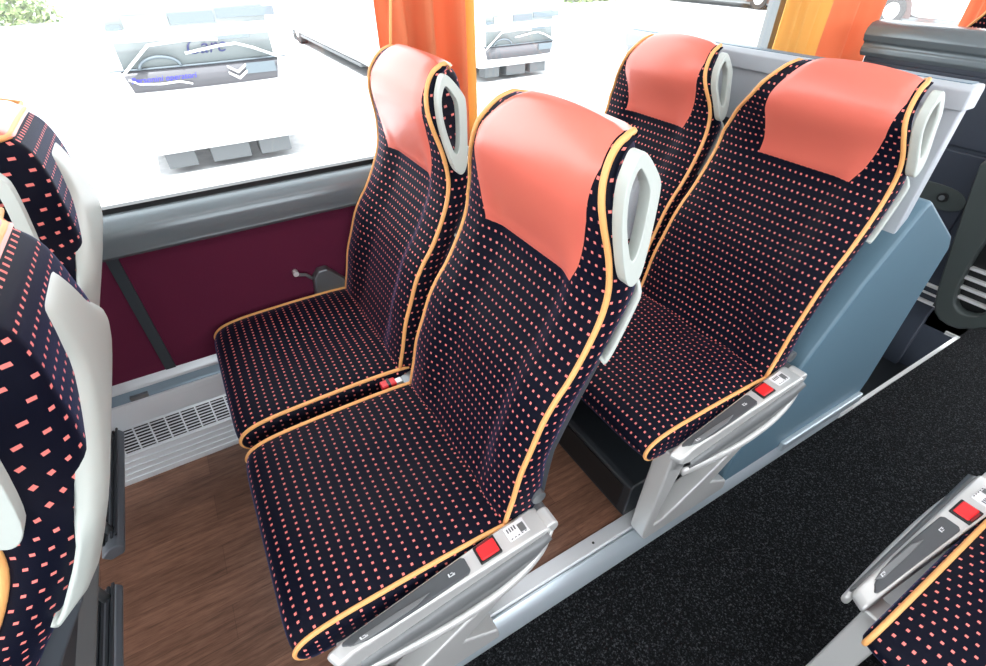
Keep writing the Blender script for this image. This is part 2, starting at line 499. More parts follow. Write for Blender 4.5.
def back_shell(root, W, m):
    """pale plastic shell on the back of the seat with a raised pocket"""
    V, F = [], []; nt = 18; rows = []
    prof = [(.500,.822),(.520,.818),(.536,.830),(.545,.85),(.556,.885),(.568,.925),(.574,.960),(.577,1.00),(.576,1.05),(.571,1.10),(.562,1.130),(.548,1.140)]
    pr = catmull([(a, b, 0) for a, b in prof], 3)
    for p in pr:
        r = []
        for t in range(nt + 1):
            tau = t / nt; e = 1 - (2 * abs(tau - .5)) ** 8
            xb = interp([(z, x) for x, z in BK], p[1]) - .008
            r.append(len(V)); V.append((lerp(xb, p[0], .25 + .75 * e), lerp(lerp(-.011, .145, smooth(.94, 1.07, p[1])), y_max(p[1], W, 1) - lerp(-.006, .090, smooth(.94, 1.07, p[1])), tau) * m, p[1]))
        rows.append(r)
    for i in range(len(rows) - 1):
        for t in range(nt): F.append((rows[i][t], rows[i][t+1], rows[i+1][t+1], rows[i+1][t]))
    o = mesh('back_shell', V, F, M['ivory'], root)
    s = o.modifiers.new('solid', 'SOLIDIFY'); s.thickness = .006; s.offset = 0
    return o

def seat_icon(root, cx, y, z, m, flip):
    pass

def armrest(root, m):
    # main body: side outline extruded; rear pivot end high, underside sweeping to the front
    top = [(-.072,.425),(-.045,.440),(.05,.452),(.16,.462),(.26,.470),(.352,.478)]
    body = prism('armrest', [(-.078,.412)] + top + [(.372,.470),(.372,.440),(.345,.405),(.28,.388),(.18,.380),(.06,.376),(-.03,.382),(-.07,.395)], 'y', -.068, -.014, M['silver'], root, bevel=.007, m=m)
    # dark swept facet on the aisle face and the pale ridge below it
    V, F = [], []
    up = [(-.040,.395),(.05,.412),(.15,.430),(.25,.447),(.340,.462),(.362,.466)]
    lo = [(-.046,.372),(.05,.362),(.15,.362),(.25,.374),(.325,.405),(.366,.452)]
    for (a, b), (c, d) in zip(up, lo):
        V += [(a, -.0675*m, b), (lerp(a, c, .5), -.078*m, lerp(b, d, .5)), (c, -.074*m, d)]
    for i in range(len(up) - 1):
        for k in range(2): F.append((i*3+k, i*3+k+1, i*3+k+4, i*3+k+3))
    fc = mesh('side_facet', V, F, M['silver_dark'], body); s = fc.modifiers.new('s', 'SOLIDIFY'); s.thickness = .004; s.offset = 0
    rp = [(-.058,-.070,.366),(.0,-.074,.356),(.08,-.077,.350),(.16,-.078,.350),(.24,-.077,.362),(.30,-.074,.384),(.345,-.068,.414),(.374,-.058,.452)]
    rp = catmull([(a, b*m, c) for a, b, c in rp], 4)
    tube('lower_ridge', rp, [.013 - .004 * i / len(rp) for i in range(len(rp))], M['silver'], body, n=12)
    cyl('pivot', (.376, -.064*m, .462), (.376, -.026*m, .462), .017, M['silver'], body, bevel=.004)
    cyl('pivot_bracket', (.378, -.028*m, .460), (.378, .010*m, .460), .015, M['steel'], body)
    # control panel set in the top
    def ztop(x): return interp(top, x) + .0012
    a, b = -.052, .192
    o2 = [(a, -.030), (a + .010, -.046), (a + .035, -.058), (a + .08, -.0630), (a + .15, -.0630), (b - .006, -.060), (b, -.054), (b, -.026), (b - .007, -.020), (a + .02, -.022), (a + .004, -.024)]
    cp = []
    n = len(o2); V = []
    for dz in (-.004, .0035):
        for x, y in o2: V.append((x, y * m, ztop(x) + dz))
    F = [tuple(range(n)), tuple(range(2*n-1, n-1, -1))] + [(i, (i+1) % n, n + (i+1) % n, n + i) for i in range(n)]
    pnl = mesh('recline_control', V, F, M['control'], body, bevel=.003, segs=2)
    # raised front key of the control
    k2 = [(a + .012, -.052), (a + .04, -.060), (a + .13, -.058), (a + .16, -.048), (a + .10, -.044), (a + .03, -.042)]
    V = []; n = len(k2)
    for dz in (.002, .006):
        for x, y in k2: V.append((x, y * m, ztop(x) + dz))
    F = [tuple(range(n)), tuple(range(2*n-1, n-1, -1))] + [(i, (i+1) % n, n + (i+1) % n, n + i) for i in range(n)]
    mesh('control_key', V, F, M['silver_dark'], pnl, bevel=.0015)
    for cx in (a + .034, b - .035):                              # little seat pictograms
        zz = ztop(cx) + (.0066 if cx < .05 else .0042)
        yy = -.050 if cx < .05 else -.042
        q = []
        for (x0, x1, y0, y1) in ((-.006, .006, -.003, -.0015), (-.007, -.0045, -.003, .005), (.001, .006, -.0005, .001), (-.002, .003, .003, .0042)):
            q.append((cx + x0, cx + x1, min((yy+y0)*m, (yy+y1)*m), max((yy+y0)*m, (yy+y1)*m), zz - .0006, zz + .0003))
        boxes('pictogram', q, M['white_ink'], pnl)
    # red belt buckle
    def tilted(name, x0, x1, y0, y1, h, mt, par, bev=.002):
        V = []
        for dz in (-.006, h):
            for x, y in ((x0, y0), (x1, y0), (x1, y1), (x0, y1)): V.append((x, y * m, ztop(x) + dz))
        return mesh(name, V, [(0,1,2,3),(7,6,5,4),(0,1,5,4),(1,2,6,5),(2,3,7,6),(3,0,4,7)], mt, par, bevel=bev)
    fr = tilted('buckle_frame', .214, .262, -.058, -.018, .003, M['black'], body)
    tilted('buckle_button', .218, .258, -.054, -.024, .0065, M['red'], fr, .003)
    tilted('buckle_slot', .222, .252, -.0255, -.0195, .0045, M['red_dark'], fr, .001)
    # small label plate
    lp = tilted('label_plate', .284, .330, -.051, -.022, .0014, M['label'], body, .0005)
    q = []
    for (x0, x1, y0, y1) in ((.312,.326,-.047,-.030), ):
        tilted('pictogram', x0, x1, y0, y1, .0019, M['silver_dark'], lp, .0003)
    for i in range(4):
        x0 = .288 + i * .0055
        tilted('pictogram', x0, x0 + .003, -.036, -.027, .0019, M['grey_ink'], lp, .0002)
    for i in range(5):
        x0 = .288 + i * .008
        tilted('pictogram', x0, x0 + .004, -.0500, -.0480, .0019, M['grey_ink'], lp, .0002)
    for o in [body] + list(body.children) + [c for k in body.children for c in k.children]:
        for v in o.data.vertices:
            k = lerp(1.14, .58, max(0, min(1, (.36 - v.co.x) / .42))); yl_ = v.co.y * m
            v.co.y = m * (-.064 + (yl_ + .068) * k)
            if v.co.x < .03: v.co.x -= .014 * (.03 - v.co.x) / .10 * max(0, min(1, (yl_ + .068) / .054))
    return body

def seat_leg(root, m):
    """cast leg: front strut down to a long foot that sits on the rail, with a rear strut"""
    y0, y1 = -.036, .018
    outer = [(-.070,.395),(-.010,.385),(.0,.36),(-.045,.155),(-.052,.075),(-.015,.075),(.10,.150),(.22,.235),(.33,.36),(.36,.36),(.36,.330),(.26,.215),(.17,.120),(.262,.062),(.268,.018),(-.078,.018),(-.088,.045),(-.085,.12)]
    return prism('seat_leg', outer, 'y', y0, y1, M['silver'], root, bevel=.006, m=m)

def make_seat(name, loc, W, m, nar, yl, yr, label, arm=True, leg=True, foot=True, group=None, handle=True, recline=0, drop=0):
    root = empty(name, loc, label, 'seat', group)
    back = [backrest(root, W, m, nar), head_cover(root, W, m, nar, yl, yr), back_piping(root, W, m, nar)]
    cushion(root, W, m)
    # seat pan and undercarriage
    prism('seat_frame', [(-.08,.372),(.34,.372),(.40,.44),(.42,.40),(.36,.30),(.25,.30),(.0,.335),(-.08,.350)], 'y', .02, W - .02, M['silver_dark'], root, bevel=.006, m=m)
    back.append(back_shell(root, W, m))
    back.append(prism('lower_back_panel', [(.39,.44),(.405,.44),(.415,.53),(.425,.60),(.450,.66),(.476,.72),(.520,.815),(.49,.815),(.43,.70),(.39,.60)], 'y', .012, W - .012, M['rubber'], root, bevel=.005, m=m))
    if handle: back.append(grab_handle(root, m))
    if drop:
        for o in back:
            for v in o.data.vertices:
                e = smooth(.98, 1.16, v.co.z); v.co.z -= drop * e; v.co.y += m * .014 * e; v.co.x -= .008 * e
    if recline:
        pv = Vector((.335, 0, .45)); R = Matrix.Rotation(math.radians(recline), 4, 'Y')
        for o in back: o.matrix_local = Matrix.Translation(pv) @ R @ Matrix.Translation(-pv)
    cyl('hinge_cap', (.375, -.012*m, .505), (.375, .02*m, .505), .016, M['steel'], root)
    if arm: armrest(root, m)
    if leg: seat_leg(root, m)
    if foot:
        fb = prism('footrest', [(.330,.205),(.355,.228),(.377,.232),(.387,.215),(.377,.192),(.345,.185)], 'y', .004, W - .03, M['footbar'], root, bevel=.006, m=m)
        boxes('footrest_rib', [(.337 + i*.012, .342 + i*.012, min(.034*m, (W-.034)*m), max(.034*m, (W-.034)*m), .2145 + i*.007, .2215 + i*.0065) for i in range(4)], M['rubber'], fb)
        for yy in (.06, W - .06):
            tube('footrest_arm', [(.34, yy*m, .33), (.355, yy*m, .28), (.360, yy*m, .215)], .010, M['steel'], fb)
    return root
# ---- cover borders per seat, level index -> y
YL = [(9.7,.092),(11,.066),(13,.034),(16,.016),(19,.02)]
YR = [(9.7,.372),(11,.383),(12,.385),(13.5,.365),(15,.338),(16.5,.30),(19,.25)]
YRb = [(9.7,.345),(11,.335),(13,.328),(14.5,.315),(16.5,.285),(19,.25)]
SEATS = 'dotted coach seats with salmon headrests'
P = .84
make_seat('coach_seat', (0, .475, 0), .485, 1, 1, YL, YR, 'dotted navy aisle seat in the centre foreground, wood floor behind it', group=SEATS)
make_seat('coach_seat', (-.004, 1.03, 0), .487, 1, 1, YL, YR, 'dotted navy window seat beside the burgundy wall and left orange curtain', arm=False, leg=False, group=SEATS)
make_seat('coach_seat', (P, .480, 0), .487, 1, 1, YL, YRb, 'dotted navy aisle seat enclosed by the blue-grey side panel', group=SEATS, drop=.032)
make_seat('coach_seat', (P, 1.000, 0), .455, 1, 1, YL, YRb, 'dotted navy window seat in front of the pale partition', arm=False, leg=False, group=SEATS, drop=.032)
make_seat('coach_seat', (-.865, .475, 0), .485, 1, 1, YL, YR, 'front-row aisle seat cropped by the left edge, pale handle nearest', arm=False, group=SEATS, recline=9)
make_seat('coach_seat', (-.860, 1.03, 0), .472, 1, 1, YL, YR, 'front-row window seat behind the nearest left seat, mostly hidden', arm=False, leg=False, group=SEATS, recline=6)
make_seat('coach_seat', (.885, -.030, 0), .485, -1, 1, YL, YR, 'dotted seat across the aisle cropped at the bottom right corner', group=SEATS)
make_seat('coach_seat', (2.86, .84, 0), .46, 1, 1, YL, [(q, v - .09) for q, v in YR], 'rear seat peeking over the dark partition at the top right', arm=False, leg=False, foot=False, group=SEATS)

# ------------------------------------------------------------------ room shell
XA, XB = -2.6, 5.2
o = prism('floor', [(XA, .535), (1.79, .535), (1.79, 1.62), (XA, 1.62)], 'z', -.03, 0.0, M['wood']); struct(o)
o = prism('floor_aisle', [(XA, -.12), (XB, -.12), (XB, .455), (XA, .455)], 'z', -.08, -.05, M['carpet'], flat=True); o.name = 'floor.001'; struct(o)
box('floor', XA, XB, -1.3, -.12, -.08, 0, M['carpet'])['kind'] = 'structure'
box('floor', 2.78, XB, .455, 1.62, -.08, .0, M['carpet'])['kind'] = 'structure'
WZ = .843
o = box('wall_window_side', XA, 1.79, 1.56, 1.64, -.03, WZ - .03, M['burgundy']); struct(o)
o = box('wall_window_side', 2.78, XB, 1.56, 1.64, -.03, WZ - .03, M['burgundy']); struct(o)
o = box('wall_window_side', XA, XB, 1.58, 1.66, 1.85, 2.15, M['partition']); struct(o)
o = box('ceiling', XA, XB, -1.3, 1.66, 2.1, 2.15, M['ceiling']); struct(o)
# sill profile (y, z)
sill = [(1.64,WZ),(1.565,WZ),(1.55,.836),(1.53,.822),(1.522,.812),(1.519,.795),(1.519,.765),(1.522,.756),(1.520,.748),(1.530,.737),(1.562,.737),(1.64,.737)]
o = prism('trim_1', sill, 'x', XA, 1.79, M['sill'], bevel=.003); struct(o)
o = prism('trim_1', sill, 'x', 2.78, XB, M['sill'], bevel=.003); o.name = 'trim_3'; struct(o)
o = box('trim_4', -.310, -.281, 1.552, 1.563, .332, .74, M['panel_dark']); struct(o)
o = box('trim_5', .95, .98, 1.552, 1.563, .332, .74, M['panel_dark']); struct(o)
# black glazing seal
o = box('trim_6', XA, XB, 1.575, 1.60, WZ, WZ + .014, M['black']); struct(o)
# windows
def window(name, x0, x1, z0=WZ, z1=1.86):
    g = box(name, x0, x1, 1.603, 1.609, z0, z1, M['glass']); struct(g)
    f = boxes('window_frame', [(x0 - .012, x0 + .012, 1.59, 1.625, z0, z1), (x1 - .012, x1 + .012, 1.59, 1.625, z0, z1)], M['steel'], g)
    return g
window('window_1', XA, .64); window('window_2', .66, 2.43); window('window_3', 2.46, XB)
o = box('wall_pillar', .60, .70, 1.585, 1.64, WZ, 1.86, M['steel']); o.name = 'trim_7'; struct(o)
o = box('wall_pillar', 2.38, 2.50, 1.585, 1.64, -.3, 1.86, M['steel']); o.name = 'trim_8'; struct(o)

o = box('wall_stairwell', 1.79, 2.78, 1.56, 1.64, -.36, WZ - .03, M['door_dark']); struct(o)
o = box('wall_aisle_side', XA, XB, -1.40, -1.3, -.08, .84, M['burgundy']); struct(o)
# heater duct below the window
heat = empty('heater_duct', (0, 1.5, 0), 'long ribbed aluminium heater duct with black grille along the wall foot', 'heater')
def hz(pts): return [(y - 1.5, z) for y, z in pts]
prism('duct_casing', hz([(1.56,.0),(1.46,.0),(1.458,.012),(1.460,.120),(1.500,.126),(1.5035,.19),(1.504,.200),(1.510,.214),(1.515,.258),(1.520,.262),(1.545,.262),(1.545,.304),(1.548,.312),(1.56,.330)]), 'x', XA, 1.46, M['heater'], heat, bevel=.0015)
for k in range(4):
    box('casing_rib', XA, 1.46, 1.4548 - 1.5, 1.461 - 1.5, .022 + k * .024, .026 + k * .024, M['heater'], heat, bevel=.001)
prism('slot_channel', hz([(1.521,.2625),(1.540,.2625),(1.5440,.300),(1.530,.281)]), 'x', XA, 1.46, M['channel'], heat)
prism('top_lip', hz([(1.5150,.256),(1.518,.272),(1.524,.276),(1.521,.262)]), 'x', XA, 1.46, M['heater'], heat, bevel=.001)
box('slot_clip', -.43, -.38, 1.523 - 1.5, 1.536 - 1.5, .270, .289, M['steel'], heat, bevel=.002)
# sloping grille: black backing with bars
gy0, gz0, gy1, gz1 = 1.464 - 1.5, .124, 1.500 - 1.5, .196
V = [(XA, gy0 + .004, gz0), (1.46, gy0 + .004, gz0), (1.46, gy1 + .004, gz1), (XA, gy1 + .004, gz1)]
V2 = [(x, y + .002, z) for x, y, z in V]
gr = mesh('grille_backing', V + V2, [(0,1,2,3),(7,6,5,4),(0,1,5,4),(1,2,6,5),(2,3,7,6),(3,0,4,7)], M['black'], heat, flat=True)
Vb, Fb = [], []
def bar(p0, p1, w, up):
    global Vb, Fb
    p0, p1, up = Vector(p0), Vector(p1), Vector(up); d = (p1 - p0).normalized(); s = d.cross(up).normalized() * w
    o_ = len(Vb)
    for p in (p0, p1):
        for a, b in ((-1, -.001), (1, -.001), (1, .0025), (-1, .0025)): Vb.append(tuple(p + s * a + up * b))
    Fb += [tuple(i + o_ for i in q) for q in ((0,1,2,3),(7,6,5,4),(0,1,5,4),(1,2,6,5),(2,3,7,6),(3,0,4,7))]
gn = Vector((0, -(gz1 - gz0), gy1 - gy0)).normalized()
gg = lambda t: (lerp(gy0, gy1, t) + .002, lerp(gz0, gz1, t))
for k in range(9):
    t = k / 8; y, z = gg(t); w = .0035 if k in (0, 8) else .0017
    bar((XA, y, z), (1.46, y, z), w, gn)
x = -1.0
while x < 1.3:
    bar((x, *gg(0)), (x, *gg(1)), .0022, gn); x += .045
mesh('grille_bars', Vb, Fb, M['heater'], heat, flat=True)

# aisle rail
rail = empty('floor_rail', (0, .5, 0), 'silver aluminium floor rail between wood floor and black carpet', 'rail')
prism('rail_top', [(.035,-.02),(.042,.0),(.040,.006),(.0,.006),(-.004,.002),(-.004,-.02)], 'x', XA, 1.80, M['alu'], rail, bevel=.001)
prism('rail_nosing', [(-.006,-.02),(-.006,.001),(-.012,.002),(-.030,-.012),(-.047,-.035),(-.050,-.049),(-.006,-.049)], 'x', XA, 1.80, M['alu_low'], rail, bevel=.0015)
for xx in (-.6, .635):
    cyl('rail_screw', (xx, .018, .0055), (xx, .018, .0066), .004, M['black'], rail, n=12)

# podium below the second row
pod = empty('seat_podium', (.77, .54, 0), 'black plastic podium box under the second-row seats', 'podium')
prism('podium_body', [(.0,.0),(.010,.13),(.022,.142),(.69,.142),(.69,.0)], 'y', .0, .905, M['podium'], pod, bevel=.006)
prism('podium_inset', [(-.002,.020),(.007,.118),(.009,.118),(.003,.020)], 'y', .03, .87, M['black'], pod)

# blue-grey side panel behind the aisle seat
sp = empty('side_panel', (1.5, .48, 0), 'slanted blue-grey side panel beside the second-row aisle seat', 'panel')
spo = [(-.385,.012),(-.385,.14),(-.335,.25),(-.215,.46),(-.10,.68),(.03,.872),(.05,.880),(.345,.705),(.385,.655),(.40,.10),(.385,.012)]
prism('panel_body', spo, 'y', -.022, .050, M['panel'], sp, bevel=.012, segs=3, angle=20)
prism('panel_inner', [(-.22,.07),(-.22,.40),(-.195,.455),(-.095,.670),(.02,.845),(.05,.845),(.05,.07)], 'y', .048, .062, M['panel_dark'], sp, bevel=.004)
box('panel_shoe', -.10, .375, -.040, -.018, .006, .050, M['alu_low'], sp, bevel=.008)

# pale partition behind the second row
pt = empty('partition', (1.48, 1.0, 0), 'pale grey partition with a ledge cap standing behind the second row', 'partition')
box('partition_board', .0, .03, -.522, .545, .0, 1.10, M['partition'], pt, bevel=.004)
prism('ledge_cap', [(-.012,1.098),(-.016,1.14),(-.006,1.150),(.036,1.150),(.045,1.140),(.045,1.098)], 'y', -.528, .545, M['partition'], pt, bevel=.004)
box('ledge_mat', .002, .034, -.515, .53, 1.1495, 1.1515, M['panel'], pt)
box('lower_board', -.010, -.001, -.05, .54, .30, .96, M['panel_dark'], pt, bevel=.002)

# stairwell
o = box('trim_10', 2.78, 2.82, .455, 1.64, -.36, -.005, M['door_dark']); struct(o)
o = box('floor', 1.79, 2.78, .455, 1.64, -.36, -.33, M['podium']); struct(o)
o = box('trim_9', 1.76, 1.79, .455, 1.62, -.36, .0, M['podium']); struct(o)
st = empty('stair_step', (2.3, 1.0, -.33), 'black moulded steps in the stairwell beside the carpet', 'step')
box('step_body', -.50, -.18, -.52, .56, .0, .16, M['podium'], st, bevel=.006)
box('step_edge', -.20, -.178, -.50, .54, .158, .164, M['rubber'], st, bevel=.001)
box('step_chrome_bit', -.02, .05, -.40, -.36, .0, .02, M['chrome'], st, bevel=.002)  # small chrome bit on the stairwell floor, gives no light
tr_ = empty('carpet_edge_trim', (2.27, .455, -.05), 'thin bright metal edge between black carpet and stairwell', 'trim')
box('trim_strip', -.47, .47, -.007, .007, -.01, .008, M['chrome'], tr_)
box('trim_end', -.478, -.466, -.006, .05, -.01, .004, M['chrome'], tr_)
box('trim_end', .466, .478, -.006, .05, -.01, .004, M['chrome'], tr_)

# dark partition behind the stairwell
rp_ = empty('rear_partition', (2.75, 1.0, -.33), 'dark navy-black partition with rounded grey top behind the stairwell', 'partition')
box('partition_board', .0, .05, -.40, .34, .0, 1.32, M['door_dark'], rp_, bevel=.004)
prism('rounded_top', [(.05,1.31),(.0,1.31),(-.012,1.325),(-.012,1.345),(-.006,1.352),(-.006,1.362),(-.02,1.37),(-.030,1.395),(-.022,1.42),(.0,1.438),(.03,1.444),(.09,1.444),(.10,1.42),(.10,1.31)], 'y', -.60, .365, M['sill'], rp_, bevel=.004)
prism('upper_door', [(-.38,1.04),(.33,1.04),(.33,1.295),(-.38,1.295)], 'x', -.012, .0, M['door_dark'], rp_, bevel=.006)
ld = prism('lower_door', [(-.30,.52),(.33,.52),(.33,1.025),(-.30,1.025)], 'x', -.012, .0, M['door_dark'], rp_, bevel=.006)
prism('grip_recess', chaikin([(.14,.80),(-.02,.80),(-.22,.78),(-.30,.80),(-.30,.86),(-.22,.89),(-.02,.88),(.14,.86)], 2), 'x', -.018, -.010, M['mould'], ld, bevel=.003)
cyl('lock', (-.018, -.215, .84), (-.030, -.215, .84), .020, M['black'], ld)
cyl('lock', (-.030, -.215, .84), (-.033, -.215, .84), .011, M['steel'], ld)
for k, zz in enumerate((.45, .415, .37)):
    box('trim_strip', -.02, -.002, -.42, -.28, zz, zz + (.012 if k != 1 else .005), M['chrome'], rp_, bevel=.001)
# grey moulded side of the partition with an oval grip opening
mo = empty('moulded_grip_panel', (2.70, .5, 0), 'olive-grey moulded panel with oval grip opening, cropped at the right edge', 'panel')
out = [(.22,.72),(.20,.60),(.13,.25),(.095,.10),(.06,.03),(-.02,.01),(-.10,.06),(-.22,.18),(-.26,.45),(-.26,.72),(-.05,.74),(.1,.74)]
inn = [(.055,.44),(.060,.38),(.055,.26),(.040,.16),(.015,.11),(-.03,.095),(-.08,.12),(-.10,.20),(-.10,.32),(-.09,.42),(-.05,.48),(.01,.49)]
ring_prism('panel_shell', chaikin(out, 1), chaikin(inn, 1), 'x', -.03, .02, M['mould'], mo, bevel=.010)
box('grip_backing', .022, .03, -.20, .10, .05, .55, M['black'], mo)
for k in range(4):
    box('grip_bar', -.005, .020, -.11, .055, .14 + k * .045, .152 + k * .045, M['chrome'], mo, bevel=.002)

# ------------------------------------------------------------------ curtains
def curtain(name, x0, x1, y, z0, z1, folds, mt, label, amp=.022, pinch=0.0, parent=None):
    V, F = [], []; n = folds * 14; h = 16
    ph = [random.uniform(-.6, .6) for _ in range(folds + 1)]; am = [random.uniform(.6, 1.2) for _ in range(folds + 1)]
    for j in range(h + 1):
        v = j / h
        for i in range(n + 1):
            u = i / n; f = u * folds; k = int(min(f, folds - 1))
            a = amp * lerp(am[k], am[k+1], f - k)
            off = a * math.sin(2 * PI * f + lerp(ph[k], ph[k+1], f - k) + .5 * v) + .25 * a * math.sin(4 * PI * f + 3 * v)
            cx = (x0 + x1) / 2; ww = 1 - pinch * (1 - v)
            V.append((cx + (lerp(x0, x1, u) - cx) * ww + .006 * math.sin(7 * u + 3 * v), y + off, lerp(z0, z1, v)))
    for j in range(h):
        for i in range(n): F.append((j*(n+1)+i, j*(n+1)+i+1, (j+1)*(n+1)+i+1, (j+1)*(n+1)+i))
    o = mesh(name, V, F, mt, parent)
    s = o.modifiers.new('s', 'SOLIDIFY'); s.thickness = .002
    if label: tag(o, label, 'curtain', None)
    return o
c1 = curtain('curtain', .525, .80, 1.535, .87, 1.9, 3, M['orange_cloth'], 'orange curtain gathered at the window pillar above the window seat', amp=.034, pinch=.05)
curtain('curtain_lining', .795, .845, 1.55, .87, 1.9, 1, M['yellow_cloth'], None, amp=.010, parent=c1)
tube('curtain_hem', [(.575, 1.475, 1.40), (.560, 1.475, 1.28), (.545, 1.474, 1.18), (.60, 1.474, 1.09)], .004, M['piping'], c1)
curtain('curtain', 2.29, 2.62, 1.50, .90, 1.9, 4, M['yellow_cloth'], 'yellow pleated curtain left of the right-hand orange curtain', amp=.014)
curtain('curtain', 2.64, 3.07, 1.50, .87, 1.9, 2, M['orange_cloth'], 'orange curtain next to the yellow pleated curtain', amp=.025)
curtain('curtain', 3.95, 4.18, 1.49, .90, 1.9, 2, M['orange_cloth'], 'distant orange curtain strip beside the rear seat at the top right', amp=.02)

# ------------------------------------------------------------------ loose belt buckle, belt anchor, bag
bk = empty('belt_buckle', (.255, .995, .452), 'red seat belt buckle lying in the gap between the two near seats', 'buckle')
box('buckle_body', -.030, .012, -.014, .014, -.010, .008, M['red'], bk, bevel=.004)
box('buckle_slot', -.012, -.004, -.0145, .0145, -.008, .0095, M['black'], bk, bevel=.001)
box('buckle_clasp', .012, .030, -.010, .010, -.008, .003, M['chrome'], bk, bevel=.002)
prism('belt_webbing', [(.03,-.004),(.055,.004),(.085,.010),(.085,-.06),(.055,-.05)], 'y', -.020, .016, M['steel'], bk, bevel=.002)
ba = empty('belt_anchor', (.22, 1.540, .445), 'grey triangular belt anchor with strap between cushion and burgundy wall', 'anchor')
prism('anchor_cover', [(-.03,-.02),(-.02,.075),(.0,.100),(.03,.100),(.10,.02),(.10,-.02)], 'y', -.016, .020, M['steel'], ba, bevel=.006)
box('anchor_bracket', .02, .06, -.004, .012, -.108, -.015, M['steel'], ba, bevel=.002)
tube('strap', [(-.02,.0,.07),(-.04,.0,.092),(-.062,.0,.098),(-.075,.0,.110)], .006, M['silver_dark'], ba)
cyl('anchor_bolt', (-.070,-.010,.108), (-.070,.012,.108), .009, M['chrome'], ba)

def crumple(name, c, r, mt):
    bm = bmesh.new(); bmesh.ops.create_icosphere(bm, subdivisions=4, radius=1)
    rnd = random.Random(9); dirs = [(Vector((rnd.gauss(0,1), rnd.gauss(0,1), rnd.gauss(0,1))).normalized(), rnd.uniform(2, 7), rnd.uniform(0, 6)) for _ in range(14)]
    for v in bm.verts:
        d = v.co.normalized(); k = 1 + sum(.045 * abs(math.sin(f * d.dot(a) + p)) for a, f, p in dirs) - .25
        v.co = Vector((d.x * r[0], d.y * r[1], d.z * r[2])) * k
    me = bpy.data.meshes.new(name); bm.to_mesh(me); bm.free(); me.materials.append(mt)
    o = bpy.data.objects.new(name, me); link(o); o.location = c; return o
o = crumple('plastic_bag', (.532, .500, 1.090), (.024, .020, .050), M['bag']); tag(o, 'crumpled clear plastic bag seen through the near seat handle', 'bag')

# ------------------------------------------------------------------ outside
GZ = -1.5
o = box('ground_outside', -40, 60, -40, 90, GZ - .1, GZ, M['asphalt']); o.name = 'floor_outside'; struct(o)

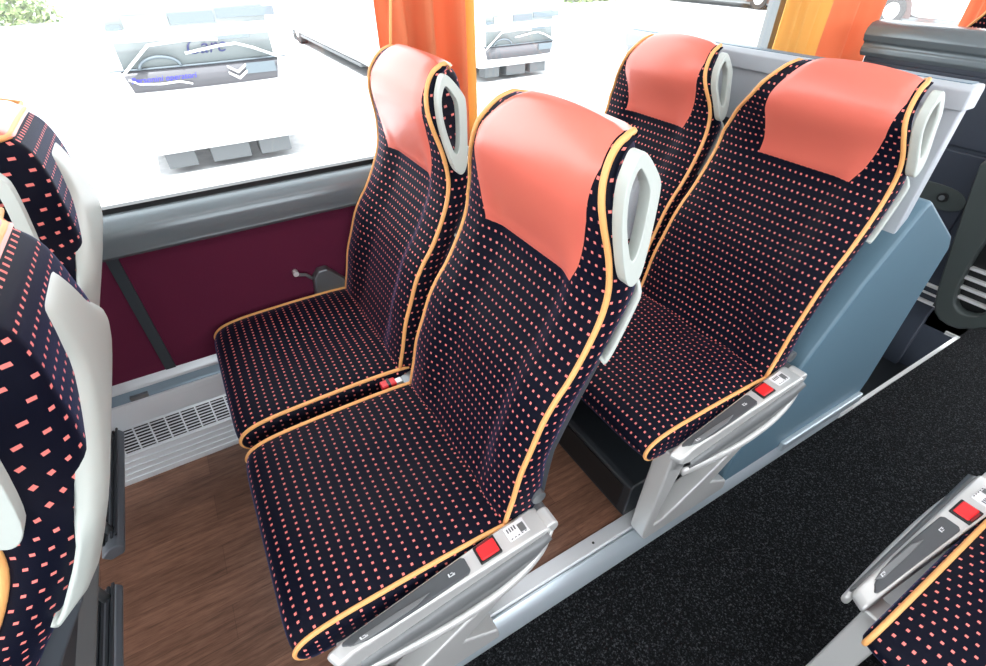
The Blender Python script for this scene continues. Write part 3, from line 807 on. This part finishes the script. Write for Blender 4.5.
def wheel(parent, c, r, axis, w=.28):
    c = Vector(c); a = Vector(axis)
    t = cyl('wheel', c - a * w / 2, c + a * w / 2, r, M['tyre'], parent, n=36, bevel=.03)
    h = cyl('wheel_hub', c - a * (w / 2 + .012), c - a * (w / 2 - .03), r * .58, M['hub'], t, n=30, bevel=.01)
    for k in range(8):
        an = 2 * PI * k / 8
        u = a.orthogonal().normalized(); v = a.cross(u)
        p = c - a * (w / 2 + .013) + (u * math.cos(an) + v * math.sin(an)) * r * .36
        cyl('wheel_hole', p - a * .002, p + a * .01, r * .05, M['bus_grey'], h, n=10)
    return t
def front_bus(name, cx, y, label, hw=1.36, low=0.0, textit=True):
    b = empty(name, (cx, y, GZ), label, 'bus')
    ol = [(-hw+.16,.34),(hw-.16,.34),(hw-.05,.5),(hw,1.2),(hw+.03,1.6),(hw,3.3),(hw-.25,3.5),(-hw+.25,3.5),(-hw,3.3),(-hw-.03,1.6),(-hw,1.2),(-hw+.05,.5)]
    prism('body', ol, 'y', 0, 9, M['bus_white'], b, bevel=.12, segs=4)
    def bowed(nm, x0, x1, z0, z1, mt, dy, par=b, skew=0, tilt=0.0):
        V, F = [], []; n = 16
        for z in (z0, z1):
            for i in range(n + 1):
                x = lerp(x0, x1, i / n); sk = skew * (2 * i / n - 1) if z == z0 else 0
                V.append((x + sk, dy + .10 * (x / hw) ** 2, z - low + tilt * (i / n)))
        for i in range(n): F.append((i, i+1, n+2+i, n+1+i))
        o = mesh(nm, V, F, mt, par); s = o.modifiers.new('s', 'SOLIDIFY'); s.thickness = .02; s.offset = 0
        return o
    ws = bowed('windscreen', -hw + .04, hw - .04, 1.53, 3.0, M['bus_glass'], -.045)
    lw_ = bowed('lower_windscreen', -hw + .10, hw - .06, 1.25, 1.53, M['bus_glass_dark'], -.05, skew=-.08)
    bowed('windscreen_trim', -hw + .04, hw - .04, 1.535, 1.555, M['bus_seatgrey'], -.066)
    bowed('windscreen_post', -hw + .0, -hw + .035, 1.53, 3.0, M['bus_grey'], -.05)
    bowed('dashboard', -hw + .06, hw - .10, 1.87, 2.02, M['bus_white'], -.058)
    Z = lambda v: v - low
    box('driver_panel', -1.02, -.84, -.068, -.045, Z(2.02), Z(2.08), M['bus_seatgrey'], b)
    box('sun_blind', -.80, -.26, -.070, -.045, Z(2.02), Z(2.17), M['bus_blind'], b)
    box('passenger_panel', -.24, .32, -.068, -.045, Z(2.05), Z(2.18), M['bus_seatgrey'], b)
    box('passenger_panel', .36, 1.15, -.068, -.045, Z(2.09), Z(2.20), M['bus_seatgrey'], b)
    box('windscreen_label', .10, .72, -.070, -.058, Z(1.83), Z(1.87), M['bus_seatgrey'], b)
    box('dark_corner', .55, .98, -.078, -.060, Z(1.36), Z(1.50), M['bus_seatgrey'], b)
    tube('steering_wheel', [(-.55 + .26*math.cos(a), -.066, Z(1.55 + .13*math.sin(a))) for a in [PI*k/14 for k in range(15)]], .020, M['bus_seatgrey'], b)
    for pts in ([(-1.05,-.06,1.48),(-.88,-.09,1.62),(-.61,-.10,1.83),(-.13,-.10,1.86),(.28,-.10,1.84)], [(-.19,-.10,1.70),(.29,-.10,1.76),(.50,-.10,1.77),(.72,-.10,1.70),(1.12,-.07,1.52)]):
        tube('wiper', [(x, yy, Z(z)) for x, yy, z in pts], .018, M['wiper'], b)
    for k, (x0, x1) in enumerate(((-.95, -.52), (-.30, .30), (.45, .95))):
        box('under_bumper_shade', x0, x1, .15, .5, .10, .36, M['bus_grey'], b, bevel=.02)  # dark grey blocks stand for the shadow and underbody below the bumper
    for s in (-1, 1):
        wheel(b, (s * (hw - .24), 1.9, .5), .5, (1, 0, 0))
    if textit:
        R = Matrix.Rotation(PI / 2, 4, 'X')
        text('lettering', 'Personini operatori', .105, M['blue_ink'], Matrix.Translation((-.56, -.078, Z(1.415))) @ R, lw_, shear=.3)
        tube('swoosh', [(-.99,-.045,1.43),(-.88,-.06,1.37),(-.62,-.072,1.345),(-.38,-.078,1.355),(-.22,-.075,1.31)], .014, M['wiper'], lw_)
        text('windscreen_lettering', 'Care', .27, M['ink_blue_grey'], Matrix.Translation((.08, -.068, Z(1.76))) @ R, ws, shear=.4)
        for k in (0, 1):
            zc = 1.45 - k * .085
            prism('emblem', [(.30,zc+.05),(.43,zc-.03),(.56,zc+.05),(.56,zc+.015),(.43,zc-.07),(.30,zc+.015)], 'y', -.084, -.066, M['wiper'], lw_, bevel=.004)
    return b
front_bus('parked_bus', .49, 9.2, 'white parked bus facing the window, lettering under its windscreen')
front_bus('parked_bus', 8.05, 12.3, 'white parked bus front seen right of the left curtain', low=.70, textit=False)

# bus seen along its side, between the first bus and the curtain
sb = empty('parked_bus', (4.55, 13.9, GZ), 'white bus side seen just left of the orange curtain', 'bus')
box('body', .0, 1.85, .0, 11.5, .32, 3.2, M['bus_white'], sb, bevel=.15, segs=4)
box('side_skirt', .02, 1.8, .9, 11, .26, .34, M['bus_grey'], sb, bevel=.01)
wheel(sb, (.16, 8.0, .48), .48, (1, 0, 0))
m_ = prism('mirror', chaikin([(-.35,1.1),(-.15,1.1),(-.12,1.9),(-.30,1.9)], 1), 'y', 7.9, 8.1, M['bus_grey'], sb, bevel=.03)

def side_bus(name, x, y0, y1, wy, label):
    b = empty(name, (x, (y0 + y1) / 2, GZ), label, 'bus')
    c = (y0 + y1) / 2
    prism('body', chaikin([(y0 - c, .35), (y1 - c, .35), (y1 - c, 3.2), (y0 - c, 3.2)], 1), 'x', 0, 2.6, M['bus_white'], b, bevel=.1)
    box('side_skirt', -.01, 2.5, y0 - c + .4, y1 - c - .4, .25, .36, M['bus_grey'], b)
    for w in wy:
        prism('wheel_arch', [(w - c + .75*math.cos(a), .30 + .95*math.sin(a)) for a in [PI*k/12 for k in range(13)]], 'x', -.03, .1, M['arch'], b, bevel=.02)
        wheel(b, (.06, w - c, .52), .52, (1, 0, 0))
    return b
side_bus('parked_bus', 27.6, 15.8, 27, (19.6,), 'white bus with a dark wheel left of the yellow curtain, far away')
side_bus('parked_bus', 26.6, 2.4, 14.6, (12.6,), 'white bus with brown wheel arch seen right of the orange curtain')

# hedges far away: many leaves, one crown each
def hedge(c, size, label, n=1500):
    rnd = random.Random(int(c[0] * 10)); V, F = [], []
    for _ in range(n):
        u = Vector((rnd.gauss(0, 1), rnd.gauss(0, 1), rnd.gauss(0, 1))).normalized() * rnd.uniform(.6, 1)
        p = Vector((u.x * size[0], u.y * size[1], abs(u.z) * size[2])); a = Vector((rnd.gauss(0,1), rnd.gauss(0,1), rnd.gauss(0,1))).normalized() * .16
        b = a.orthogonal().normalized() * .09; k = len(V)
        V += [p - a, p + b, p + a, p - b]; F.append((k, k+1, k+2, k+3))
    h = empty('hedge', c, label, 'hedge')
    mesh('foliage', V, F, M['leaf'], h, flat=True)
    tube('stem', [(0, 0, 0), (.05, 0, size[2] * .7)], .08, M['arch'], h)
    return h
hedge((-7.5, 36, GZ), (4.0, 1.5, 1.8), 'green bush at the far top left beyond the parked bus')
hedge((25.5, 29, GZ), (5.5, 1.5, 1.5), 'green hedge at the far edge of the lot, top centre', 2500)

# ------------------------------------------------------------------ camera
cam = bpy.data.cameras.new('camera'); co = bpy.data.objects.new('camera', cam); C.objects.link(co); S.camera = co
f = 497.0; cx, cy = 493.0, 333.0
v1 = Vector((1575 - cx, -(-70 - cy), -f)).normalized(); z = -Vector((500 - cx, -(965 - cy), -f)).normalized()
z = (z - v1 * v1.dot(z)).normalized(); y = z.cross(v1)
co.matrix_world = Matrix.Translation((0, 0, 1.4)) @ Matrix((v1, y, z)).to_4x4()
cam.sensor_width = 36; cam.lens = f * 36 / 986; cam.clip_start = .02; cam.clip_end = 300

# ------------------------------------------------------------------ light
w = bpy.data.worlds.new('sky'); S.world = w; w.use_nodes = True
bg = w.node_tree.nodes['Background']; bg.inputs[0].default_value = (.92, .96, 1.0, 1); bg.inputs[1].default_value = 3.4
sun = bpy.data.lights.new('sun', 'SUN'); sun.energy = 8; sun.angle = math.radians(1.5); so = bpy.data.objects.new('sun', sun); C.objects.link(so)
so.rotation_euler = (math.radians(30), 0, math.radians(-40))
def area(nm, loc, rot, sx, sy, e, col=(1, 1, 1)):
    l = bpy.data.lights.new(nm, 'AREA'); l.shape = 'RECTANGLE'; l.size = sx; l.size_y = sy; l.energy = e; l.color = col
    o = bpy.data.objects.new(nm, l); C.objects.link(o); o.location = loc; o.rotation_euler = rot; return o
area('ceiling_fill', (.3, .3, 2.06), (0, 0, 0), 4.5, .35, 10)  # unseen fill light, added to brighten the interior from above
S.view_settings.view_transform = 'Standard'; S.view_settings.look = 'None'; S.view_settings.gamma = 1; S.view_settings.use_curve_mapping = False
S.view_settings.exposure = 0.42
S.cycles.max_bounces = 8; S.cycles.use_denoising = True
